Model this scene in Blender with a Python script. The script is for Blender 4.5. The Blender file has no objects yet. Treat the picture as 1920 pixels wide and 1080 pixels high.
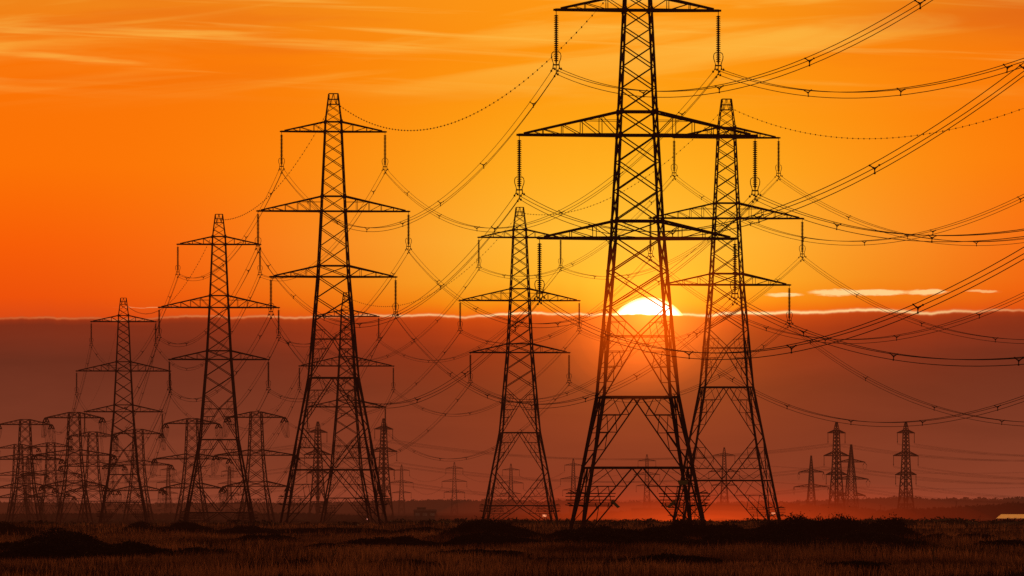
import bpy, math, random
import numpy as np
from mathutils import Vector, Matrix

random.seed(7); rng = np.random.default_rng(7)
S = bpy.context.scene
COL = S.collection
PI = math.pi
CAM_H = 2.8                      # camera height above the near grass
F = 15000.0                      # focal length in pixels of a 1920 wide frame
def Xof(px, s): return (px-960.0)/s          # metres across, for a thing seen at s pixels per metre
def Dof(s): return F/s                       # its distance
def Zof(py, s): return CAM_H+(945.0-py)/s    # its height

# ------------------------------------------------------------------ materials
def srgb(r, g, b):
    f = lambda c: (c/255/12.92) if c/255 <= .04045 else ((c/255+.055)/1.055)**2.4
    return (f(r), f(g), f(b), 1)

def new_mat(name):
    m = bpy.data.materials.new(name); m.use_nodes = True
    return m, m.node_tree, m.node_tree.nodes['Principled BSDF']

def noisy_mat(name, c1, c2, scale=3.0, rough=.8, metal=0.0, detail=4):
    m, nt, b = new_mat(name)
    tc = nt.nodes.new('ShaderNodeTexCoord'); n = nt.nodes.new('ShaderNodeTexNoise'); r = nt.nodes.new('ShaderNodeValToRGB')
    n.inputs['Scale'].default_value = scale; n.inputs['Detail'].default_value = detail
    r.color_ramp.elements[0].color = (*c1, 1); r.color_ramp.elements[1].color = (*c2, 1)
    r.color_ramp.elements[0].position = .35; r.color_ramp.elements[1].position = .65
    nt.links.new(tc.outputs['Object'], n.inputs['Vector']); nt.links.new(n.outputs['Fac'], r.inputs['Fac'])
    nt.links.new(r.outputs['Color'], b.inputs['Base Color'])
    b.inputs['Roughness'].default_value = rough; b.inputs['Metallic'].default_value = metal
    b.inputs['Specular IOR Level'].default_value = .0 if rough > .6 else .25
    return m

M_STEEL = noisy_mat('weathered_galvanised_steel', (.026,.012,.009), (.06,.032,.024), 1.2, .75)  # even reddish cast in the base colour imitates sun flare
M_WIRE = noisy_mat('aged_aluminium_conductor', (.04,.038,.036), (.07,.066,.062), .5, .7)
M_GLASS = noisy_mat('brown_glazed_porcelain', (.03,.016,.010), (.06,.03,.02), 2, .65)
M_PLATE = noisy_mat('enamelled_sign_plate', (.10,.09,.03), (.16,.14,.05), 4, .5)
M_CONC = noisy_mat('stained_concrete', (.03,.022,.018), (.06,.045,.035), 3, .9)
M_WOODP = noisy_mat('creosoted_wood', (.04,.028,.02), (.09,.06,.04), 6, .9)
M_ROOF = noisy_mat('pale_roof_sheet', (.45,.48,.62), (.52,.55,.7), .6, .3, 1.0)
M_WALL = noisy_mat('rendered_wall', (.05,.04,.035), (.09,.07,.06), .8, .9)
M_WINDOW = noisy_mat('window_glass', (.12,.10,.09), (.2,.18,.16), .3, .4)

def leaf_mat(name, c1, c2, scale, trans=.35, det=5, lo=.36, hi=.64):
    m, nt, b = new_mat(name)
    tc = nt.nodes.new('ShaderNodeTexCoord'); n = nt.nodes.new('ShaderNodeTexNoise'); r = nt.nodes.new('ShaderNodeValToRGB')
    n.inputs['Scale'].default_value = scale; n.inputs['Detail'].default_value = det
    r.color_ramp.elements[0].color = (*c1, 1); r.color_ramp.elements[1].color = (*c2, 1)
    r.color_ramp.elements[0].position = lo; r.color_ramp.elements[1].position = hi
    nt.links.new(tc.outputs['Object'], n.inputs['Vector']); nt.links.new(n.outputs['Fac'], r.inputs['Fac'])
    nt.links.new(r.outputs['Color'], b.inputs['Base Color']); b.inputs['Roughness'].default_value = .9
    b.inputs['Specular IOR Level'].default_value = .1
    t = nt.nodes.new('ShaderNodeBsdfTranslucent'); mx = nt.nodes.new('ShaderNodeMixShader')
    nt.links.new(r.outputs['Color'], t.inputs['Color']); mx.inputs[0].default_value = trans
    nt.links.new(b.outputs[0], mx.inputs[1]); nt.links.new(t.outputs[0], mx.inputs[2])
    nt.links.new(mx.outputs[0], nt.nodes['Material Output'].inputs['Surface'])
    return m
M_LEAF = leaf_mat('gorse_leaves', (.006,.004,.003), (.016,.010,.007), 1.2, .08)
M_FAR = leaf_mat('woodland_leaves', (.010,.010,.006), (.024,.020,.013), .05, .1)
M_GRASS = leaf_mat('dry_grass', (.012,.005,.004), (.27,.105,.05), .07, .35, 3, .42, .62)
M_STEM = leaf_mat('dry_weed_stem', (.05,.035,.02), (.10,.07,.04), 2, .1)

# ------------------------------------------------------------------ mesh helper
class MB:
    def __init__(s): s.v = []; s.f = []; s.n = 0
    def add(s, vs, fs):
        s.v.extend(vs); s.f.extend([tuple(i+s.n for i in f) for f in fs]); s.n += len(vs)
    def bar(s, p, q, w, shape='L'):
        p = Vector(p); q = Vector(q); d = q-p
        if d.length < 1e-5: return
        d.normalize()
        up = Vector((0,0,1)) if abs(d.z) < .92 else Vector((0,1,0))
        a = d.cross(up).normalized(); b = a.cross(d).normalized()
        if shape == 'L':
            t = w*.22; h = w/2
            prof = [(-h,-h),(h,-h),(h,-h+t),(-h+t,-h+t),(-h+t,h),(-h,h)]
        else:
            h = w/2; prof = [(-h,-h),(h,-h),(h,h),(-h,h)]
        n = len(prof); vs = []
        for e in (p, q):
            for x, y in prof: vs.append(tuple(e+a*x+b*y))
        fs = [(i,(i+1)%n,n+(i+1)%n,n+i) for i in range(n)]
        fs += [tuple(range(n-1,-1,-1)), tuple(range(n,2*n))]
        s.add(vs, fs)
    def box(s, c, d, rot=0.0):
        cx,cy,cz = c; x,y,z = d[0]/2,d[1]/2,d[2]/2; cr,sr = math.cos(rot),math.sin(rot)
        vs = [(cx+i*x*cr-j*y*sr, cy+i*x*sr+j*y*cr, cz+k*z) for k in (-1,1) for i,j in ((-1,-1),(1,-1),(1,1),(-1,1))]
        s.add(vs, [(3,2,1,0),(4,5,6,7),(0,1,5,4),(1,2,6,5),(2,3,7,6),(3,0,4,7)])
    def lathe(s, c, prof, n=8):
        vs = [(c[0]+r*math.cos(2*PI*i/n), c[1]+r*math.sin(2*PI*i/n), c[2]+z) for r, z in prof for i in range(n)]
        fs = [(k*n+i, k*n+(i+1)%n, (k+1)*n+(i+1)%n, (k+1)*n+i) for k in range(len(prof)-1) for i in range(n)]
        fs += [tuple(range(n-1,-1,-1)), tuple((len(prof)-1)*n+i for i in range(n))]
        s.add(vs, fs)
    def tube(s, pts, r, n=5):
        pts = [Vector(p) for p in pts]; vs = []
        for i, p in enumerate(pts):
            d = (pts[min(i+1,len(pts)-1)]-pts[max(i-1,0)]).normalized()
            up = Vector((0,0,1)) if abs(d.z) < .95 else Vector((0,1,0))
            a = d.cross(up).normalized(); b = a.cross(d)
            for k in range(n):
                t = 2*PI*k/n; vs.append(tuple(p+a*math.cos(t)*r+b*math.sin(t)*r))
        m = len(pts)
        fs = [(i*n+k, i*n+(k+1)%n, (i+1)*n+(k+1)%n, (i+1)*n+k) for i in range(m-1) for k in range(n)]
        fs += [tuple(range(n-1,-1,-1)), tuple((m-1)*n+k for k in range(n))]
        s.add(vs, fs)
    def mesh(s, name, mat):
        me = bpy.data.meshes.new(name); me.from_pydata(s.v, [], s.f); me.materials.append(mat)
        return me

def put(name, me, parent=None, loc=(0,0,0), rotz=0.0):
    o = bpy.data.objects.new(name, me); COL.objects.link(o); o.parent = parent
    o.location = loc; o.rotation_euler = (0,0,rotz); return o
def tag(o, label=None, cat=None, group=None, kind=None):
    if label: o['label'] = label
    if cat: o['category'] = cat
    if group: o['group'] = group
    if kind: o['kind'] = kind
    return o
def empty(name, loc, rotz=0.0): return put(name, None, None, loc, rotz)
def copy_tree(o, parent=None):
    c = o.copy(); COL.objects.link(c)
    if parent is not None:
        c.parent = parent; c.matrix_parent_inverse = o.matrix_parent_inverse.copy()
    for ch in list(o.children): copy_tree(ch, c)
    return c

# ------------------------------------------------------------------ the ground
def ground_z(x, y):
    base = np.interp(y, [0,1000,1300,2000,4000,6500,16000,40000], [0,0,-.5,-2.5,-5,-6,-8,-14])
    left = np.interp(y, [0,1000,1300,1700,2200,4000], [0,0,-.9,-.9,-.4,0])*np.clip((-x-5)/30,0,1)
    bump = .12*math.sin(x*.31+y*.021)*math.sin(y*.047+1)+.08*math.sin(x*.11-y*.06)
    return float(base+left+bump*(1 if y < 1500 else 0))

def build_ground():
    ys = np.concatenate([np.linspace(-60,240,16), np.geomspace(250,40000,190)])
    xs0 = np.linspace(-1,1,81)
    vs = []; nx = len(xs0)
    for y in ys:
        wd = max(260, abs(y)*.35)
        for t in xs0:
            x = (t*.35+.65*t**3)*wd
            vs.append((x, float(y), ground_z(x, y)))
    fs = [(j*nx+i, j*nx+i+1, (j+1)*nx+i+1, (j+1)*nx+i) for j in range(len(ys)-1) for i in range(nx-1)]
    me = bpy.data.meshes.new('ground'); me.from_pydata(vs, [], fs); me.polygons.foreach_set('use_smooth', [True]*len(fs))
    m, nt, b = new_mat('rough_heath_soil')
    tc = nt.nodes.new('ShaderNodeTexCoord'); mp = nt.nodes.new('ShaderNodeMapping')
    mp.inputs['Scale'].default_value = (.12,.03,.12)
    n1 = nt.nodes.new('ShaderNodeTexNoise'); n1.inputs['Scale'].default_value = 1.0; n1.inputs['Detail'].default_value = 8
    n1.inputs['Roughness'].default_value = .65
    r = nt.nodes.new('ShaderNodeValToRGB')
    r.color_ramp.elements[0].position = .38; r.color_ramp.elements[0].color = (.010,.006,.005,1)
    r.color_ramp.elements[1].position = .66; r.color_ramp.elements[1].color = (.05,.023,.014,1)
    nt.links.new(tc.outputs['Object'], mp.inputs['Vector']); nt.links.new(mp.outputs[0], n1.inputs['Vector'])
    nt.links.new(n1.outputs['Fac'], r.inputs['Fac']); nt.links.new(r.outputs['Color'], b.inputs['Base Color'])
    b.inputs['Roughness'].default_value = 1.0; b.inputs['Specular IOR Level'].default_value = 0
    me.materials.append(m)
    tag(put('ground', me), kind='structure')
build_ground()

# ------------------------------------------------------------------ suspension pylon
WZ = [(-40,15.87),(-13.3,6.25),(0,4.05),(8.63,3.15),(19.1,2.2),(20.4,2.1),(24.1,1.2)]
def width_at(z, tab):
    for (a,wa),(b,wb) in zip(tab, tab[1:]):
        if a <= z <= b: return wa+(wb-wa)*(z-a)/(b-a)
    return tab[-1][1] if z > tab[-1][0] else tab[0][1]
CORN = [(-1,-1),(1,-1),(1,1),(-1,1)]

class Body:
    """coordinates of a lattice body: corner(k, z) and face points"""
    def __init__(s, tab, foot): s.tab = tab; s.foot = foot
    def c(s, k, z):
        h = width_at(z, s.tab)/2; i, j = CORN[k%4]
        return Vector((i*h, j*h, z+s.foot))
    def mid(s, k, z, t=.5): return s.c(k,z).lerp(s.c(k+1,z), t)

def xpanel(mb, B, z1, z2, w, sh, levels=None):
    for k in range(4):
        mb.bar(B.c(k,z1), B.c(k+1,z2), w, sh); mb.bar(B.c(k+1,z1), B.c(k,z2), w, sh)
def ring(mb, B, z, w, sh):
    for k in range(4): mb.bar(B.c(k,z), B.c(k+1,z), w, sh)
def brace(mb, B, k, zapex, zleg, side, n, w, sh, apex_t=.5):
    """diagonal from the middle of face k at zapex to the leg at zleg, with its secondary lacing"""
    A = B.mid(k, zapex, apex_t); kk = k if side == 0 else k+1
    L = B.c(kk, zleg)
    mb.bar(A, L, w, sh)
    prev_l = B.c(kk, zapex); prev_d = A
    for i in range(1, n):
        t = i/n
        d = A.lerp(L, t); l = B.c(kk, zapex+(zleg-zapex)*t)
        mb.bar(d, l, w*.55, sh)
        mb.bar(prev_l.lerp(prev_d, .5 if i > 1 else .45), d, w*.5, sh)
        mb.bar(prev_l.lerp(prev_d, .5 if i > 1 else .45), l, w*.5, sh)
        prev_l, prev_d = l, d

WFAR = [(-40,9.4),(-31.5,7.8),(-13.3,4.9),(0,3.2),(8.63,2.5),(19.1,1.9),(20.4,1.8),(24.1,.6)]
def suspension_meshes(kind, foot, tk=1.0, fine=True):
    sh = 'L' if fine else 'B'
    B = Body(WZ if fine else WFAR, foot); out = {}
    for k in range(4):                                         # four corner legs
        mb = MB(); zs = [-foot,-13.3,0,8.63,19.1,20.4,24.1]; ws = [.30,.26,.22,.18,.15,.12,.09]
        for a, b, w in zip(zs, zs[1:], ws): mb.bar(B.c(k,a), B.c(k,b), w*tk, sh)
        if fine:
            for z in (-13.3,-19.2,-8.2,-2.8,0,1.45,8.63,10.6,19.1,20.4): 
                if z > -foot: mb.box(tuple(B.c(k,z)), (.25*tk,.25*tk,.5*tk))     # gusset plates
            mb.box(tuple(B.c(k,-foot)), (.7,.7,.8))
        out['leg%d'%k] = mb
    mb = MB(); W = .108*tk
    xpanel(mb, B, 0, -2.8, W, sh); xpanel(mb, B, -2.8, -5.8, W, sh)
    ring(mb, B, -8.2, W*.8, sh)
    for k in range(4):
        for s_ in (0,1):
            brace(mb, B, k, -8.2, -5.8, s_, 2, W*.9, sh)
            brace(mb, B, k, -8.2, -13.3, s_, 4, W, sh)
            z0 = -13.3
            if kind == 'short': segs = [(-13.3,-19.2,4),(-19.2,-foot,4)]; rings = [-13.3,-19.2]
            else: segs = [(-13.3,-19.8,4),(-25.2,-19.8,4),(-25.4,-foot,3 if foot < 31 else 4)]; rings = [-13.3,-25.4]
            for za, zl, n in segs: brace(mb, B, k, za, zl, s_, n, W*1.05, sh)
    for z in rings: ring(mb, B, z, W*1.7, sh)
    if fine:   # a thin inner cross in the plan at the waist
        for z in rings:
            for k in range(4): mb.bar(B.mid(k,z), B.mid(k+1,z), W*.7, sh)
    out['lower_bracing'] = mb
    mb = MB()
    lev = [0,2.95,5.9,8.63]
    lev = [0,1.45,4.0,6.4,8.63]
    for a, b in zip(lev, lev[1:]): xpanel(mb, B, a, b, W*.9, sh)
    lev = [8.63,10.6,12.55,14.35,16.05,17.6,19.1]
    for a, b in zip(lev, lev[1:]): xpanel(mb, B, a, b, W*.85, sh)
    xpanel(mb, B, 19.1, 20.4, W*.8, sh)
    for z in (0,1.45,8.63,10.6,19.1,20.4): ring(mb, B, z, W*1.35, sh)
    out['upper_bracing'] = mb
    mb = MB()
    xpanel(mb, B, 20.4, 21.6, W*.6, sh); xpanel(mb, B, 21.6, 22.7, W*.6, sh)
    for z in (22.7,23.35,24.1): ring(mb, B, z, W*.75, sh)
    for k in range(4):
        for t in (.0,.5,1.0): pass
        mb.bar(B.c(k,24.1), B.mid(k,22.7,.25), W*.5, sh); mb.bar(B.mid(k,22.7,.25), B.mid(k,24.1), W*.5, sh)
        mb.bar(B.mid(k,24.1), B.mid(k,22.7,.75), W*.5, sh); mb.bar(B.mid(k,22.7,.75), B.c(k+1,24.1), W*.5, sh)
    out['peak'] = mb
    for nm, half, zl, zu, npost in (('top',6.9,19.1,20.4,2),('mid',10.0,8.63,10.6,4),('low',8.3,0.0,1.45,2)):
        for sx in (-1,1):
            mb = MB(); out['arm_%s_%d'%(nm,sx)] = arm_mesh(mb, B, half, zl, zu, npost, sx, W, sh, fine)
    return out

def arm_mesh(mb, B, half, zl, zu, npost, sx, W, sh, fine):
    ks = (0,3) if sx < 0 else (1,2)
    tip = Vector((sx*half, 0, zl+B.foot)); tipu = tip+Vector((-sx*.45,0,.12))
    for k in ks:
        yo = Vector((0, CORN[k][1]*.14, 0))
        a = B.c(k, zl); u = B.c(k, zu)
        a.z -= .0; mb.bar(a, tip+yo, W*2.0, sh); mb.bar(u, tipu+yo, W*1.7, sh)
        lo = a; 
        ts = [(i+1)/(npost+1) for i in range(npost)]
        if npost == 2: ts = [.28,.62]
        prev = a
        for t in ts:
            pu = u.lerp(tipu+yo, t); tt = (abs(pu.x)-abs(a.x))/(half-abs(a.x)); pl = a.lerp(tip+yo, tt)
            mb.bar(pu, pl, W*.55, sh)
            mb.bar(pu, prev, W*.6, sh) if npost == 2 or t < .9 else None
            prev = pl
        mb.bar(u.lerp(tipu+yo,(1+ts[-1])/2), prev, W*.45, sh)
        if npost == 4: 
            z = B.foot+zl+(zu-zl)*.62
            p1 = u.lerp(a,.38); pu = u.lerp(tipu+yo,.36); mb.bar(p1, (pu.x,pu.y,p1.z), W*.4, sh)
    # lacing in the bottom plane and the top plane
    n = 6 if fine else 3
    L0, L1 = B.c(ks[0],zl), B.c(ks[1],zl); U0, U1 = B.c(ks[0],zu), B.c(ks[1],zu)
    for i in range(n):
        t0, t1 = i/(n+.4), (i+1)/(n+.4)
        a, b = (L0, L1) if i%2 else (L1, L0)
        mb.bar(a.lerp(tip,t0), b.lerp(tip,t1), W*.5, sh)
        a, b = (U0, U1) if i%2 else (U1, U0)
        if fine: mb.bar(a.lerp(tipu,t0), b.lerp(tipu,t1), W*.45, sh)
    mb.box((tip.x-sx*.1, 0, tip.z), (.5,.42,.16))
    if fine:
        mb.box((tip.x-sx*.95, 0, tip.z+.02), (.5,.5,.14)); mb.box((tip.x-sx*.75,0,tip.z+.16),(.3,.44,.14))
    return mb

# suspension insulator, hanging from its own origin
def insulator_parts():
    mb = MB(); prof = [(.03,0),(.03,-.35)]
    z = -.35
    for i in range(22):
        prof += [(.075,z),(.20,z-.085),(.19,z-.115),(.075,z-.11),(.075,z-.175)]; z -= .178
    prof += [(.04,-4.45)]
    mb.lathe((0,0,0), prof, 10)
    st = mb.mesh('disc_string', M_GLASS)
    mb = MB()
    for sx in (-1,1):
        pts = [(sx*x,0,z) for x,z in ((.06,-3.45),(.22,-3.43),(.36,-3.56),(.40,-3.75),(.38,-3.98),(.30,-4.2),(.24,-4.42),(.20,-4.5),(0.05,-4.5))]
        mb.tube(pts, .036, 5)
    for sx in (-1,1): mb.tube([(0,sx*x,z) for x,z in ((.05,-3.6),(.2,-3.7),(.24,-3.95),(.2,-4.3),(.05,-4.45))], .024, 5)
    horn = mb.mesh('arcing_horn', M_STEEL)
    mb = MB()
    mb.box((0,0,-4.52), (.56,.06,.12))
    mb.bar((-.25,0,-4.5),(-.27,0,-4.8),.07,'B'); mb.bar((.25,0,-4.5),(.27,0,-4.8),.07,'B'); mb.bar((0,0,-4.5),(0,0,-5.2),.06,'B')
    for x, z in ((-.27,-4.82),(.27,-4.82),(0,-5.25)):
        mb.box((x,0,z), (.1,.5,.1))
    yoke = mb.mesh('yoke_plate', M_STEEL)
    mb = MB()
    mb.box((0,0,-.12), (.07,.34,.09)); mb.box((0,-.14,-.12), (.12,.1,.14)); mb.box((0,.14,-.12), (.12,.1,.14)); mb.box((0,0,-.05), (.05,.05,.14))
    damp = mb.mesh('vibration_damper', M_STEEL)
    return st, horn, yoke, damp
INS = insulator_parts()
def simple_insulator():
    mb = MB(); mb.lathe((0,0,0), [(.05,0),(.12,-.4),(.12,-4.2),(.05,-4.3),(.05,-4.9)], 6)
    mb.box((0,0,-4.1),(.6,.08,.5)); return mb.mesh('far_disc_string', M_GLASS)
INS_FAR = simple_insulator()

ARMS = {'top':(6.9,19.1),'mid':(10.0,8.63),'low':(8.3,0.0)}
def make_guard(B, foot, k):
    mb = MB()
    for z, off in ((3.0,.55),(3.25,.75),(3.5,.95),(3.8,1.05),(4.05,1.05)):
        c = B.c(k,z-foot); n = B.c(k+1,z-foot); p = B.c(k-1,z-foot)
        d1 = (n-c).normalized(); d2 = (p-c).normalized(); q = c-(d1+d2).normalized()*off*1.2; L = 2.3
        mb.tube([c+d2*L*.95-d1*off*.9, q, c+d1*L*.95-d2*off*.9], .035, 4)
    for z in (3.0,4.05):
        c = B.c(k,z-foot); n = B.c(k+1,z-foot); p = B.c(k-1,z-foot)
        d1 = (n-c).normalized(); d2 = (p-c).normalized()
        mb.bar(c, c-(d1+d2)*.75+Vector((0,0,.1)), .07)
        for d, e in ((d1,d2),(d2,d1)): mb.bar(c+d*1.8+Vector((0,0,-.1)), c+d*1.8-e*.85+Vector((0,0,.25)), .07)
    return mb.mesh('anti_climb_guard', M_STEEL)

def make_suspension(kind, foot, label, tk=1.0, fine=True, guard=True, plates=False):
    parts = suspension_meshes(kind, foot, tk, fine)
    t = empty('transmission_pylon', (0,0,0)); tag(t, label, 'pylon')
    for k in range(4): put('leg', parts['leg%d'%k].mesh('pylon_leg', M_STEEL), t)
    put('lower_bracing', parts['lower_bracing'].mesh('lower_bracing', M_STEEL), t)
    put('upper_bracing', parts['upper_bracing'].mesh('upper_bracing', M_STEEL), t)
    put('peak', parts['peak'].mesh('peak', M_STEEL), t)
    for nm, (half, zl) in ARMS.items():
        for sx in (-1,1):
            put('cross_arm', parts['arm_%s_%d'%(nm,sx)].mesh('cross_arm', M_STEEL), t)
            loc = (sx*(half-.08), 0, zl+foot-.08)
            if fine:
                i = put('insulator_string', INS[0], t, loc)
                put('arcing_horn', INS[1], i); put('yoke_plate', INS[2], i)
                for x, z in ((-.27,-4.84),(.27,-4.84),(0,-5.29)):
                    for y in (-1.5,1.5): put('vibration_damper', INS[3], i, (x,y,z))
            else: put('insulator_string', INS_FAR, t, loc)
    B = Body(WZ, foot)
    if guard:
        for k in range(4): put('anti_climb_guard', make_guard(B, foot, k), t)
    if plates:
        for (x, z, w, h, r) in ((-2.35,3.15,.9,.24,.75),(2.35,3.15,.9,.24,-.75),(3.35,4.95,.9,.36,0)):
            y = -width_at(z-foot, WZ)/2-.08; mb = MB()
            ca, sa = math.cos(r), math.sin(r)
            pts = [(-w/2,h/2),(w/2,h/2),(w/2*.8,-h/2),(-w/2*.8,-h/2)]
            pr = [(x+a*ca+b*sa, z-a*sa+b*ca) for a, b in pts]
            mb.add([(a,y-.03,b) for a,b in pr]+[(a,y,b) for a,b in pr], [(0,1,2,3),(7,6,5,4),(0,4,5,1),(1,5,6,2),(2,6,7,3),(3,7,4,0)])
            put('sign_plate', mb.mesh('sign_plate', M_PLATE), t)
    return t

LINE_ROT = math.atan(.089)
class Tw: pass
TW = {}
def place(key, t, X, D, z, rot, foot, kindn, label=None):
    t.location = (X, D, z); t.rotation_euler = (0,0,rot)
    if label: t['label'] = label
    w = Tw(); w.X, w.D, w.z, w.rot, w.foot, w.kind = X, D, z, rot, foot, kindn; TW[key] = w
    return w
def attach(key, arm, sx, half=None, end=None):
    """world point where the conductors of one arm hang"""
    w = TW[key]
    if w.kind == 'susp':
        h, zl = ARMS[arm]; lx, ly, lz = sx*(h-.08), 0, zl+w.foot-.08-4.84
    elif w.kind == 'strain':
        h, zl = SARMS[arm]; lx, ly, lz = sx*(h-.1), (end or 1)*4.2, zl+w.foot-1.15
    c, s_ = math.cos(w.rot), math.sin(w.rot)
    return Vector((w.X+lx*c-ly*s_, w.D+lx*s_+ly*c, w.z+lz))
def peakpt(key):
    w = TW[key]; return Vector((w.X, w.D, w.z+w.foot+(23.2 if w.kind == 'susp' else 18.9)))

main_labels = {
 'T1':'largest and nearest lattice pylon, standing in front of the setting sun',
 'T2':'tall dark lattice pylon left of centre, second largest of all',
 'T3':'tall lattice pylon on flat ground just right of the setting sun',
 'T4':'medium lattice pylon between the tall left one and the setting sun',
 'T5':'medium lattice pylon left of the second largest, its peak above the cloud bank',
 'T6':'smaller lattice pylon standing leftmost of those that rise above the cloud bank',
 'T7':'lattice pylon seen through the legs of the second largest pylon'}
def susp_at(key, t, px, s, ylow, foot, rot=LINE_ROT):
    z = Zof(ylow, s)-foot
    place(key, t, Xof(px,s), Dof(s), z, rot, foot, 'susp', main_labels.get(key))
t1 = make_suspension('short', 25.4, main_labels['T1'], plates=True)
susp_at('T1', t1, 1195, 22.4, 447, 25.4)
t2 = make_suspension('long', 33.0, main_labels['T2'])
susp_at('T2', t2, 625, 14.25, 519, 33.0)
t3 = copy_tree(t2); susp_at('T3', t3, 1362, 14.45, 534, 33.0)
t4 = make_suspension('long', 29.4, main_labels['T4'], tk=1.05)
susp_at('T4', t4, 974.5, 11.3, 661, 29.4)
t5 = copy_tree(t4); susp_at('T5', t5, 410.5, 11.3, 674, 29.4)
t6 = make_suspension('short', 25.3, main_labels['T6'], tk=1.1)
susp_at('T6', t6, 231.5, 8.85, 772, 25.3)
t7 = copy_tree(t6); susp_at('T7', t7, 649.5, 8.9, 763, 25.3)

# ------------------------------------------------------------------ strain pylons with jumper loops
SARMS = {'top':(7.4,17.5),'mid':(10.4,7.9),'low':(8.4,0.0)}
SW = [(-14,9.9),(0,5.1),(7.9,3.6),(18.9,2.7)]
def make_strain(label, foot=11.0, tk=1.12):
    B = Body(SW, foot); t = empty('strain_pylon', (0,0,0)); tag(t, label, 'pylon', 'strain pylons crowded at the left edge'); W = .125*tk
    sh = 'L'
    for k in range(4):
        mb = MB()
        for a, b, w in ((-foot,0,.3),(0,7.9,.26),(7.9,18.9,.22)): mb.bar(B.c(k,a), B.c(k,b), w*tk, sh)
        mb.box(tuple(B.c(k,-foot)), (.8,.8,.8))
        put('leg', mb.mesh('pylon_leg', M_STEEL), t)
    mb = MB()
    xpanel(mb, B, 0, -3.2, W, sh); ring(mb, B, -3.2, W, sh)
    for k in range(4):
        for s_ in (0,1):
            brace(mb, B, k, -3.2, -foot, s_, 3, W*.9, sh)
    ring(mb, B, -7.2, W*.7, sh)
    put('lower_bracing', mb.mesh('lower_bracing', M_STEEL), t)
    mb = MB()
    lev = [0,1.3,4.6,7.9,9.2,12.1,14.9,17.5,18.9]
    for a, b in zip(lev, lev[1:]): xpanel(mb, B, a, b, W*.9, sh)
    for z in (0,1.3,7.9,9.2,17.5,18.9): ring(mb, B, z, W*1.2, sh)
    put('upper_bracing', mb.mesh('upper_bracing', M_STEEL), t)
    smb = MB()
    prof = [(.05,0)]; z = 0
    for i in range(16): prof += [(.06,z-.05),(.17,z-.13),(.06,z-.17)]; z -= .2
    prof += [(.05,-3.9)]
    pv = MB(); pv.lathe((0,0,0), prof, 7)
    for nm, (half, zl) in SARMS.items():
        for sx in (-1,1):
            mb = MB(); arm_mesh(mb, B, half, zl, zl+1.35, 3, sx, W, sh, False)
            a = put('cross_arm', mb.mesh('cross_arm', M_STEEL), t)
            for e in (-1,1):
                m = MB()
                for dx in (-.28,.28):
                    R = Matrix.Rotation(e*1.28, 4, 'X')
                    vs = [tuple(R@Vector(v)+Vector((sx*(half-.1)+dx,e*.2,zl+foot-.1))) for v in pv.v]
                    m.add(vs, pv.f)
                m.box((sx*(half-.1), e*4.0, zl+foot-1.15), (.7,.3,.3))
                put('strain_insulator', m.mesh('strain_insulator', M_GLASS), t)
            m = MB()
            for dx in (-.35,.0,.35):
                pts = [(sx*(half-.1)+dx+sx*.7*math.sin(PI*u), -4.1+8.2*u, zl+foot-1.2-3.9*(1-(2*u-1)**2)**.8) for u in np.linspace(0,1,13)]
                m.tube(pts, .045, 4)
            put('jumper_loop', m.mesh('jumper_loop', M_WIRE), t)
    return t
strain_specs = [  # key, px, s, y of the low arm, rot, label
 ('Sb',139,7.3,911,.20,'tallest flat-topped strain pylon at the left edge, standing in front of smaller ones'),
 ('Sh',480,7.4,912,.20,'flat-topped strain pylon just left of the second largest pylon'),
 ('Sg',360,6.9,915,.20,'flat-topped strain pylon overlapping the left leg of the medium left pylon'),
 ('Sf',259,6.1,920,.20,'flat-topped strain pylon overlapping the right leg of the leftmost tall pylon'),
 ('Sa',47,6.8,915,.20,'flat-topped strain pylon nearest the left frame edge with long jumper loops'),
 ('Sc',174,5.9,921,.20,'smaller flat-topped strain pylon between the two pylons left of the cloud line'),
 ('Sd',95,5.35,931,.20,'short flat-topped strain pylon between the two largest at the left edge'),
 ('Se',34,5.3,933,.20,'short flat-topped strain pylon overlapped by the one nearest the left edge'),
]
proto = None
for key, px, s, yl, rot, lab in strain_specs:
    if proto is None: proto = make_strain(lab); t = proto
    else: t = copy_tree(proto)
    place(key, t, Xof(px,s), Dof(s), Zof(yl,s)-11.0, rot, 11.0, 'strain', lab)

# ------------------------------------------------------------------ far pylons
far_fine = make_suspension('long', 31.5, 'x', tk=1.75, fine=False, guard=False)
far_specs = [ # key, px, s, y low arm, rot, label
 ('F1',719.5,4.0,881,.92,'hazy far pylon just right of the second largest pylon, taller of the pair'),
 ('F2',596,4.0,887,.92,'hazy far pylon seen inside the base of the second largest pylon'),
 ('F3',1568.5,4.1,890,.92,'left one of the two tall far pylons right of the sun'),
 ('F4',1698.5,4.1,890,.92,'rightmost far pylon standing alone at the right edge of the plain'),
 ('F5',753,2.2,924,.1,'small faint far pylon right beside the taller hazy one'),
 ('F6',852,2.35,923,.05,'small faint far pylon alone between the second largest and medium pylons'),
 ('F7',958,2.35,926,.08,'small faint far pylon framed by the base of the central medium pylon'),
 ('F8',1075,2.45,919,.12,'small faint far pylon left of the nearest pylon and its left leg'),
 ('F9',1213,2.45,911,.05,'small faint far pylon framed inside the base of the nearest pylon'),
 ('F10',1358,2.95,910,.1,'faint far pylon framed inside the base of the pylon right of the sun'),
 ('F11',52,2.6,919,.5,'faint far pylon behind the strain pylons at the left edge'),
 ('F12',430,2.2,926,.3,'faint far pylon low between the strain pylons and the medium left pylon'),
 ('F13',862/3.375+60,2.3,925,.3,'faint far pylon low behind the leftmost tall pylon'),
]
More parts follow.
